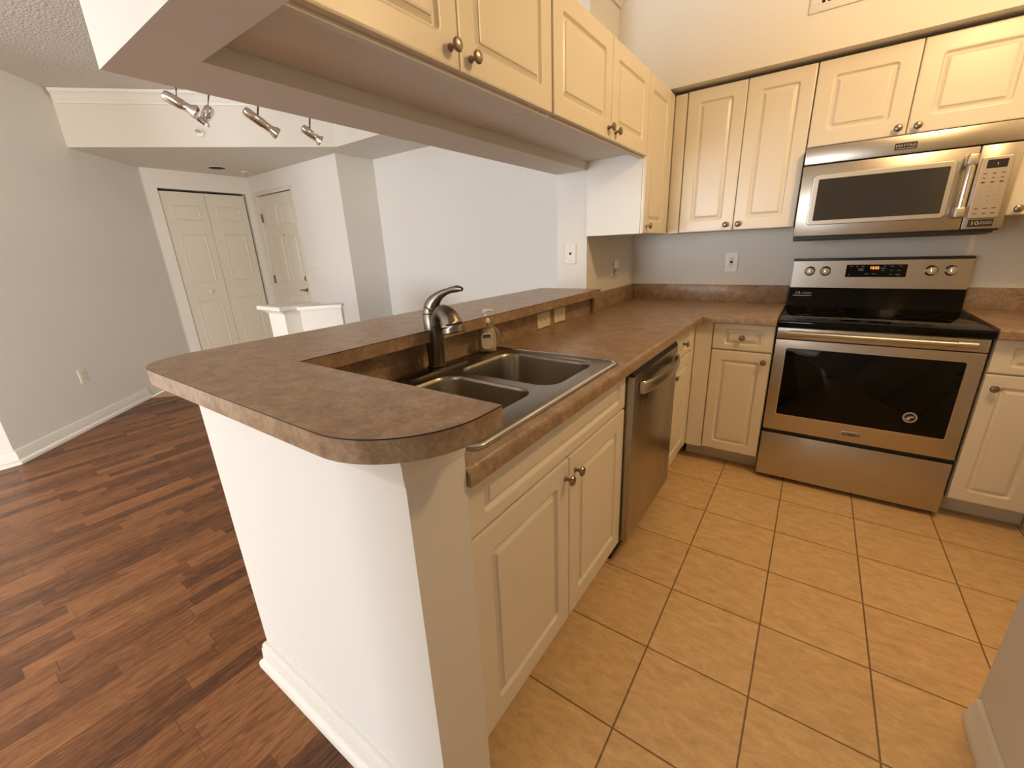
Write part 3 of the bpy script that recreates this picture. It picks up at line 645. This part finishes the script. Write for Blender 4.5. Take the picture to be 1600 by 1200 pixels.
for u in (1.083, 1.157, 1.600, 1.674):
    c = P_g(u, 1.110, 0); ax = (0, -1, 0.054)
    kb = MB().lathe(c, ax, [(0.026, 0), (0.026, 0.004), (0.022, 0.007), (0.020, 0.018), (0.018, 0.021), (0.002, 0.0215)], 24)
    kn = kb.build('control_knob', M_chrome, pn)
    g = MB().box(-0.0045, 0, -0.019, 0.0045, 0.010, 0.019, 0.002)
    for w in g.bm.verts: w.co = Vector(P_g(u + w.co.x, 1.110 + w.co.z, 0.0205 + w.co.y))
    g.build('knob_grip', M_chrome, kn)
P_gb = lambda u, v, n: (u, -0.070 - n + (v - 0.95) * 0.06, v)
text('warranty_sticker', '10', 0.0150, P_gb, 1.040, 0.985, 0.0012, M_print, bk, sx=1.35)
text('warranty_lettering', 'YEAR LIMITED\nPARTS WARRANTY', 0.0050, P_gb, 1.085, 0.985, 0.0012, M_print, bk, sx=0.95)
plate('sticker_line', P_gb, 1.019, 0.969, 1.110, 0.972, M_print, bk, 0.0004, 0.001, 0.0005)

# ================================================================== MICROWAVE
MX0, MX1 = 0.988, 1.728
mw = thing('microwave', 'stainless over-the-range microwave hung under the short wall cabinet', 'microwave', (1.36, -0.2, 1.29))
P_m = lambda u, v, n: (u, -0.405 - n, v)
MB().box(MX0 + 0.002, -0.372, 1.296, MX1 - 0.002, -0.005, 1.712).build('body', M_dark, mw, smooth=0)
b = MB(); b.rings([[(x, -0.395, 1.289), (x, -0.395, 1.303), (x, -0.02, 1.303), (x, -0.02, 1.289), (x, -0.30, 1.280)] for x in (MX0 + 0.001, MX1 - 0.02)]).build('bottom_grille', M_black, mw, smooth=0)
vb = MB().box(MX0, -0.405, 1.638, MX1, -0.372, 1.714, 0.003).build('vent_band', M_ss, mw)
bg = plate('badge', P_m, 1.322, 1.655, 1.397, 1.683, M_printd, vb, 0, 0.002)
text('badge_lettering', 'MAYTAG', 0.0105, P_m, 1.3595, 1.671, 0.0024, M_print, bg, sx=1.15)
plate('badge_line', P_m, 1.327, 1.6595, 1.392, 1.661, M_print, bg, 0.002, 0.0024, 0.0005)
dm = MB().box(MX0, -0.405, 1.304, 1.602, -0.372, 1.633, 0.004).build('door', M_ss, mw)
M_frame = brushed('light_steel', (0.56, 0.51, 0.44), 0.40, 0)
MB().rings([[P_m(x, y, n) for x, y in rrect(1.035 + i, 1.356 + i, 1.545 - i, 1.590 - i, 0.018, 5)] for i, n in ((0, 0), (0.002, 0.004), (0.004, 0.0045), (0.007, 0.0045))]).build('window_frame', M_frame, dm, smooth=30)
MB().rings([[P_m(x, y, n) for x, y in rrect(1.060 + i, 1.377 + i, 1.524 - i, 1.567 - i, 0.004, 3)] for i, n in ((0, 0.0045), (0.001, 0.0055))]).build('window', M_mwglass, dm, smooth=30)
hb = MB(); hx, hy = 1.578, -0.447
hb.tube([(hx, hy, 1.375), (hx, hy, 1.590)], 0.0135, 16)
hh = hb.build('handle', M_chrome, dm)
for z0, z1 in ((1.352, 1.398), (1.556, 1.604)): MB().box(hx - 0.018, hy - 0.014, z0, hx + 0.018, -0.406, z1, 0.008, 3).build('handle_end', M_frame, hh)
cp = MB().box(1.604, -0.405, 1.304, MX1, -0.372, 1.633, 0.004).build('control_panel', M_ss, mw)
kp = MB().rings([[P_m(x, y, n) for x, y in rrect(1.614 + i, 1.347 + i, 1.708 - i, 1.588 - i, 0.008, 4)] for i, n in ((0, 0), (0.0015, 0.003), (0.003, 0.0035), (0.006, 0.0035))]).build('keypad', M_frame, cp, smooth=30)
ds = plate('display', P_m, 1.632, 1.543, 1.692, 1.575, M_black, kp, 0.0035, 0.0045)
text('display_digit', ':', 0.010, P_m, 1.663, 1.560, 0.0049, M_wled, ds)
def km(u, v, w, h=0.004): MB().rings([[P_m(x, y, n) for x, y in rrect(u - w / 2, v - h / 2, u + w / 2, v + h / 2, 0.001, 1)] for n in (0.0035, 0.0039)]).build('key_print', M_printd, kp, smooth=0)
for r_, v in enumerate((1.523, 1.506, 1.489)):
    for u in (1.634, 1.661, 1.687): km(u, v, 0.012 - 0.002 * (r_ % 2), 0.003 + 0.0015 * (r_ == 2))
for v in (1.387, 1.367):
    for u in (1.634, 1.661, 1.687): km(u, v, 0.014, 0.003)
for r_, row in enumerate(('123', '456', '789', ' 0 ')):
    for c_, ch in enumerate(row):
        if ch != ' ': text('key_number', ch, 0.0055, P_m, 1.634 + 0.0265 * c_, 1.468 - 0.0165 * r_, 0.004, M_printd, kp)
sk2 = plate('warranty_sticker', P_m, 1.622, 1.314, 1.698, 1.343, M_printd, cp, 0, 0.001)
text('warranty_number', '10', 0.0150, P_m, 1.642, 1.3285, 0.0014, M_print, sk2, sx=1.3)
text('warranty_lettering', 'YEAR LIMITED\nPARTS WARRANTY', 0.0046, P_m, 1.676, 1.3285, 0.0014, M_print, sk2, sx=0.85)

# ================================================================== WALL CABINETS
def up_cab(label, loc): return thing('wall_cabinet', label, 'cabinet', loc, 'white wall cabinets of the kitchen')
PB, PT, UB = 1.722, 2.088, 1.355
# two short cabinets over the pass-through, backed by the header
for (y0, ym, y1, lab) in ((-2.648, -2.2085, -1.754, 'short white two-door cabinet over the pass-through, above the sink end of the bar'),
                         (-1.746, -1.262, -0.802, 'short white two-door cabinet over the pass-through, next to the tall corner cabinet')):
    c = up_cab(lab, (0.16, (y0 + y1) / 2, PB))
    b = MB().box(0.002, y0, 1.742, 0.309, y1, PT - 0.004)
    b.box(0.290, y0, PB - 0.009, 0.309, y1, 1.742); b.build('body', M_under, c, smooth=0)
    d = panel_front('door', P_pup, y0 + 0.002, PB, ym - 0.0015, PT, c, inset=0.062); knob(P_pup, ym - 0.032, PB + 0.040, d)
    d = panel_front('door', P_pup, ym + 0.0015, PB, y1 - 0.002, PT, c, inset=0.062); knob(P_pup, ym + 0.042, PB + 0.036, d)
# tall corner cabinet facing the kitchen
c = up_cab('tall narrow white cabinet at the inside corner, with a white side panel toward the pass-through', (0.16, -0.58, UB))
MB().box(0.002, -0.800, UB, 0.309, -0.004, PT - 0.004).build('body', M_trim, c, smooth=0)
d = panel_front('door', P_pup, -0.796, UB, -0.432, PT, c, inset=0.062); knob(P_pup, -0.752, UB + 0.036, d)
MB().box(0.309, -0.429, UB, 0.327, -0.371, PT - 0.004).build('filler_strip', M_cab, c, smooth=0)
# back wall
c = up_cab('tall white two-door cabinet on the back wall, left of the microwave', (0.68, -0.17, UB))
MB().box(0.311, -0.334, UB, 0.982, -0.004, PT - 0.004).build('body', M_under, c, smooth=0)
MB().box(0.329, -0.352, UB, 0.391, -0.335, PT - 0.004).build('filler_strip', M_cab, c, smooth=0)
d = panel_front('door', P_bup, 0.396, UB, 0.6875, PT, c, inset=0.062); knob(P_bup, 0.654, UB + 0.031, d)
d = panel_front('door', P_bup, 0.6905, UB, 0.981, PT, c, inset=0.062); knob(P_bup, 0.717, UB + 0.031, d)
c = up_cab('short white two-door cabinet directly above the microwave', (1.36, -0.17, 1.727))
MB().box(0.985, -0.334, 1.722, 1.734, -0.004, PT - 0.004).build('body', M_under, c, smooth=0)
d = panel_front('door', P_bup, 0.986, 1.724, 1.3525, PT, c, inset=0.068); knob(P_bup, 1.322, 1.751, d)
d = panel_front('door', P_bup, 1.3555, 1.724, 1.733, PT, c, inset=0.068); knob(P_bup, 1.388, 1.751, d)
c = up_cab('tall white cabinet right of the microwave, cut off by the picture edge', (2.0, -0.17, UB))
MB().box(1.737, -0.334, UB, 2.30, -0.004, PT - 0.004).build('body', M_under, c, smooth=0)
d = panel_front('door', P_bup, 1.738, UB, 2.017, PT, c, inset=0.062); knob(P_bup, 1.768, UB + 0.024, d)
d = panel_front('door', P_bup, 2.020, UB, 2.298, PT, c, inset=0.062); knob(P_bup, 2.26, UB + 0.03, d)
# ================================================================== OUTLETS AND SWITCHES
def cover(name, label, cat, P, u, v, w, h, m, group=None):
    t = thing(name, label, cat, P(u, v, 0), group or ('power outlets on the walls' if cat == 'outlet' else None))
    MB().rings([[P(x, y, n) for x, y in rrect(u - w / 2 + i, v - h / 2 + i, u + w / 2 - i, v + h / 2 - i, 0.003, 3)] for i, n in ((0, 0.0005), (0, 0.004), (0.002, 0.0065))]).build('cover_plate', m, t, smooth=30)
    return t
def slots(t, P, u, v, horiz, n=0.0066, dark=M_slot):
    for s in (-1, 1):
        cu, cv = (u + s * 0.0195, v) if horiz else (u, v + s * 0.0195)
        fc = MB().rings([[P(x, y, q) for x, y in rrect(cu - 0.0155, cv - 0.0155, cu + 0.0155, cv + 0.0155, 0.010, 4)] for q in (n - 0.001, n + 0.0015)]).build('receptacle', M_plate, t, smooth=30)
        b = MB()
        for a, c2 in ((-0.006, 0.003), (0.006, 0.003), (0.0, -0.008)):
            x, y = (cu + c2, cv + a) if horiz else (cu + a, cv + c2)
            b.rings([[P(p, q2, k) for p, q2 in rrect(x - (0.004 if horiz else 0.0013), y - (0.0013 if horiz else 0.004), x + (0.004 if horiz else 0.0013), y + (0.0013 if horiz else 0.004), 0.0008, 1)] for k in (n + 0.0013, n + 0.0019)])
        b.build('slot', dark, fc, smooth=0)
P_spl = lambda u, v, n: (0.021 + n, u, v)
t = cover('light_switch', 'ivory double switch plate on the laminate splash, nearer the soap bottle', 'switch', P_spl, -1.330, 0.958, 0.122, 0.076, M_plate)
for s in (-0.022, 0.022): MB().box(0.027, -1.330 + s - 0.009, 0.950, 0.032, -1.330 + s + 0.009, 0.966, 0.002).build('toggle', M_plate, t)
for s in (-0.045, 0.0, 0.045): MB().lathe(P_spl(-1.330 + s, 0.958, 0.0063), (1, 0, 0), [(0.0022, 0), (0.0022, 0.0006)], 8).build('screw', M_pewter, t)
t = cover('power_outlet', 'ivory outlet laid sideways on the laminate splash, farther from the soap bottle', 'outlet', P_spl, -1.165, 0.960, 0.118, 0.074, M_plate)
slots(t, P_spl, -1.165, 0.960, True)
P_pier = lambda u, v, n: (u, -0.79 - n, v)
t = cover('phone_jack_plate', 'white phone jack plate on the end face of the white pier', 'wall plate', P_pier, -0.104, 1.262, 0.072, 0.116, M_white)
MB().box(-0.111, -0.798, 1.256, -0.097, -0.7955, 1.270, 0.001).build('jack', M_slot, t)
for dz in (-0.042, 0.042): MB().lathe(P_pier(-0.104, 1.262 + dz, 0.0063), (0, -1, 0), [(0.003, 0), (0.003, 0.0008)], 8).build('screw', M_pewter, t)
P_x0 = lambda u, v, n: (n, u, v)
t = cover('power_outlet', 'shaded wall outlet under the tall corner cabinet, behind a white plug-in', 'outlet', P_x0, -0.385, 1.155, 0.074, 0.116, M_white)
slots(t, P_x0, -0.385, 1.155, False)
pf = thing('air_freshener', 'white plug-in air freshener in the outlet under the tall corner cabinet', 'air freshener', (0.009, -0.38, 1.15))
MB().box(0.0092, -0.402, 1.150, 0.040, -0.358, 1.205, 0.008, 3).build('plug_body', M_white, pf)
MB().lathe((0.030, -0.380, 1.108), (0, 0, 1), [(0.012, 0), (0.018, 0.004), (0.019, 0.022), (0.014, 0.034), (0.010, 0.042)], 16).build('refill', M_clear, pf)
P_y0 = lambda u, v, n: (u, -n, v)
t = cover('power_outlet', 'white GFCI outlet on the back wall, left of the range', 'outlet', P_y0, 0.654, 1.165, 0.076, 0.120, M_white)
slots(t, P_y0, 0.654, 1.165, False)
b = MB().box(0.645, -0.0095, 1.158, 0.663, -0.006, 1.172, 0.001).build('reset_button', M_slot, t)
t = cover('light_switch', 'white switch plate on the bright foyer wall right of the entry door', 'switch', lambda u, v, n: (u, -0.29 - n, v), -3.655, 1.175, 0.115, 0.116, M_white)
for s in (-0.023, 0.023): MB().box(-3.655 + s - 0.006, -0.306, 1.163, -3.655 + s + 0.006, -0.296, 1.187, 0.002).build('toggle', M_white, t)
dl = Vector((0.7071, -0.7071, 0)); nl = Vector((0.7071, 0.7071, 0)); a0 = Vector((-3.29, -3.005, 0))
P_l = lambda u, v, n: tuple(a0 - dl * u + nl * n + Vector((0, 0, v)))
t = cover('power_outlet', 'small white outlet low on the shaded angled left wall', 'outlet', P_l, 0.755, 0.43, 0.072, 0.116, M_white)
slots(t, P_l, 0.755, 0.43, False)

# ================================================================== VENT, SPRINKLERS, RECESSED LIGHT
vt = thing('air_vent', 'cream air vent grille high on the bulkhead above the cabinets', 'vent', (1.1, -0.41, 2.4))
VZ0, VX0, VX1, VZ1, VY = 2.268, 0.915, 1.30, 2.52, -0.41
b = MB()
for q in ((VX0, VZ0, VX1, VZ0 + 0.032), (VX0, VZ1 - 0.032, VX1, VZ1), (VX0, VZ0 + 0.032, VX0 + 0.036, VZ1 - 0.032), (VX1 - 0.036, VZ0 + 0.032, VX1, VZ1 - 0.032)):
    b.box(q[0], VY - 0.008, q[1], q[2], VY - 0.0005, q[3], 0.002)
b.build('frame', M_wall, vt)
MB().box(VX0 + 0.03, VY - 0.002, VZ0 + 0.03, VX1 - 0.03, VY - 0.0006, VZ1 - 0.03).build('duct_shade_sheet', M_gap, vt, smooth=0)  # thin dark sheet, painted shade in place of the hollow behind the louvers
k = VX0 + 0.036
while k < VX1 - 0.04:
    MB().box(k, VY - 0.007, VZ0 + 0.03, k + 0.008, VY - 0.002, VZ1 - 0.03).build('louver', M_wall, vt, smooth=0); k += 0.021
def sprinkler(label, P0, ax):
    t = thing('fire_sprinkler', label, 'sprinkler', P0, 'sprinklers of the foyer soffit')
    MB().lathe(P0, ax, [(0.04, 0), (0.039, 0.004), (0.030, 0.012), (0.014, 0.014)], 20).build('escutcheon', M_white, t)
    b = MB().lathe(P0, ax, [(0.011, 0.014), (0.011, 0.03), (0.004, 0.032), (0.004, 0.05), (0.016, 0.051), (0.016, 0.054)], 14)
    b.build('head', M_chrome, t)
sprinkler('chrome sprinkler head on the vertical face of the foyer soffit, below the spotlights', (-3.556, -1.240, 2.40), (0.7071, -0.7071, 0))
sprinkler('small sprinkler head under the foyer soffit, near the bifold door corner', (-4.50, -0.48, SZ), (0, 0, -1))
rl = thing('recessed_light', 'dark recessed can light in the foyer soffit', 'ceiling light', (-4.457, -0.789, SZ))
MB().lathe((-4.457, -0.789, SZ), (0, 0, -1), [(0.092, 0), (0.092, 0.003), (0.080, 0.005)], 28, cap0=False, cap1=False).build('trim_ring', M_white, rl)
MB().lathe((-4.457, -0.789, SZ), (0, 0, -1), [(0.083, 0.0005), (0.083, 0.0035), (0.001, 0.0036)], 28).build('can_shade_disc', M_gap, rl)  # flat dark disc, painted shade in place of the hollow can

# ================================================================== TRACK LIGHT
TXx, TZ = -2.02, 2.285
tl = thing('track_light', 'brushed steel track with adjustable spot heads, hanging beyond the header', 'track light', (TXx, -1.5, CZ))
MB().box(TXx - 0.016, -2.06, TZ - 0.010, TXx + 0.016, -0.98, TZ + 0.010, 0.003).build('rail', M_nickel, tl)
for y in (-1.9, -1.1):
    MB().tube([(TXx, y, TZ), (TXx, y, CZ - 0.001)], 0.006, 8).build('stem', M_nickel, tl)
HD = [((-2.02, -2.010, 2.165), (-1.95, -1.885, 2.085)), ((-2.02, -1.775, 2.150), (-2.04, -1.830, 2.060)), ((-2.02, -1.585, 2.175), (-1.98, -1.410, 2.060)), ((-2.02, -1.205, 2.145), (-1.98, -1.095, 2.065))]
for a, c2 in HD:
    a = (a[0], a[1], a[2] + 0.04); c2 = (c2[0], c2[1], c2[2] + 0.04)
    A = Vector(a); D = (Vector(c2) - A); Lh = D.length; D.normalize()
    h = MB().lathe(a, D, [(0.012, 0), (0.024, 0.006), (0.028, 0.02), (0.028, Lh * 0.55), (0.024, Lh * 0.6), (0.024, Lh * 0.8), (0.036, Lh * 0.92), (0.037, Lh), (0.030, Lh - 0.006)], 20, cap1=False).build('spot_head', M_chrome, tl, smooth=40)
    MB().lathe(tuple(A + D * (Lh - 0.012)), D, [(0.030, 0), (0.026, 0.003), (0.002, 0.006)], 16).build('lens', M_lens, h)
    mid = A + D * (Lh * 0.4)
    MB().tube([tuple(mid), (TXx + 0.02, mid.y + 0.02, TZ - 0.03), (TXx, mid.y + 0.03, TZ - 0.005)], 0.006, 8).build('bracket', M_nickel, h)
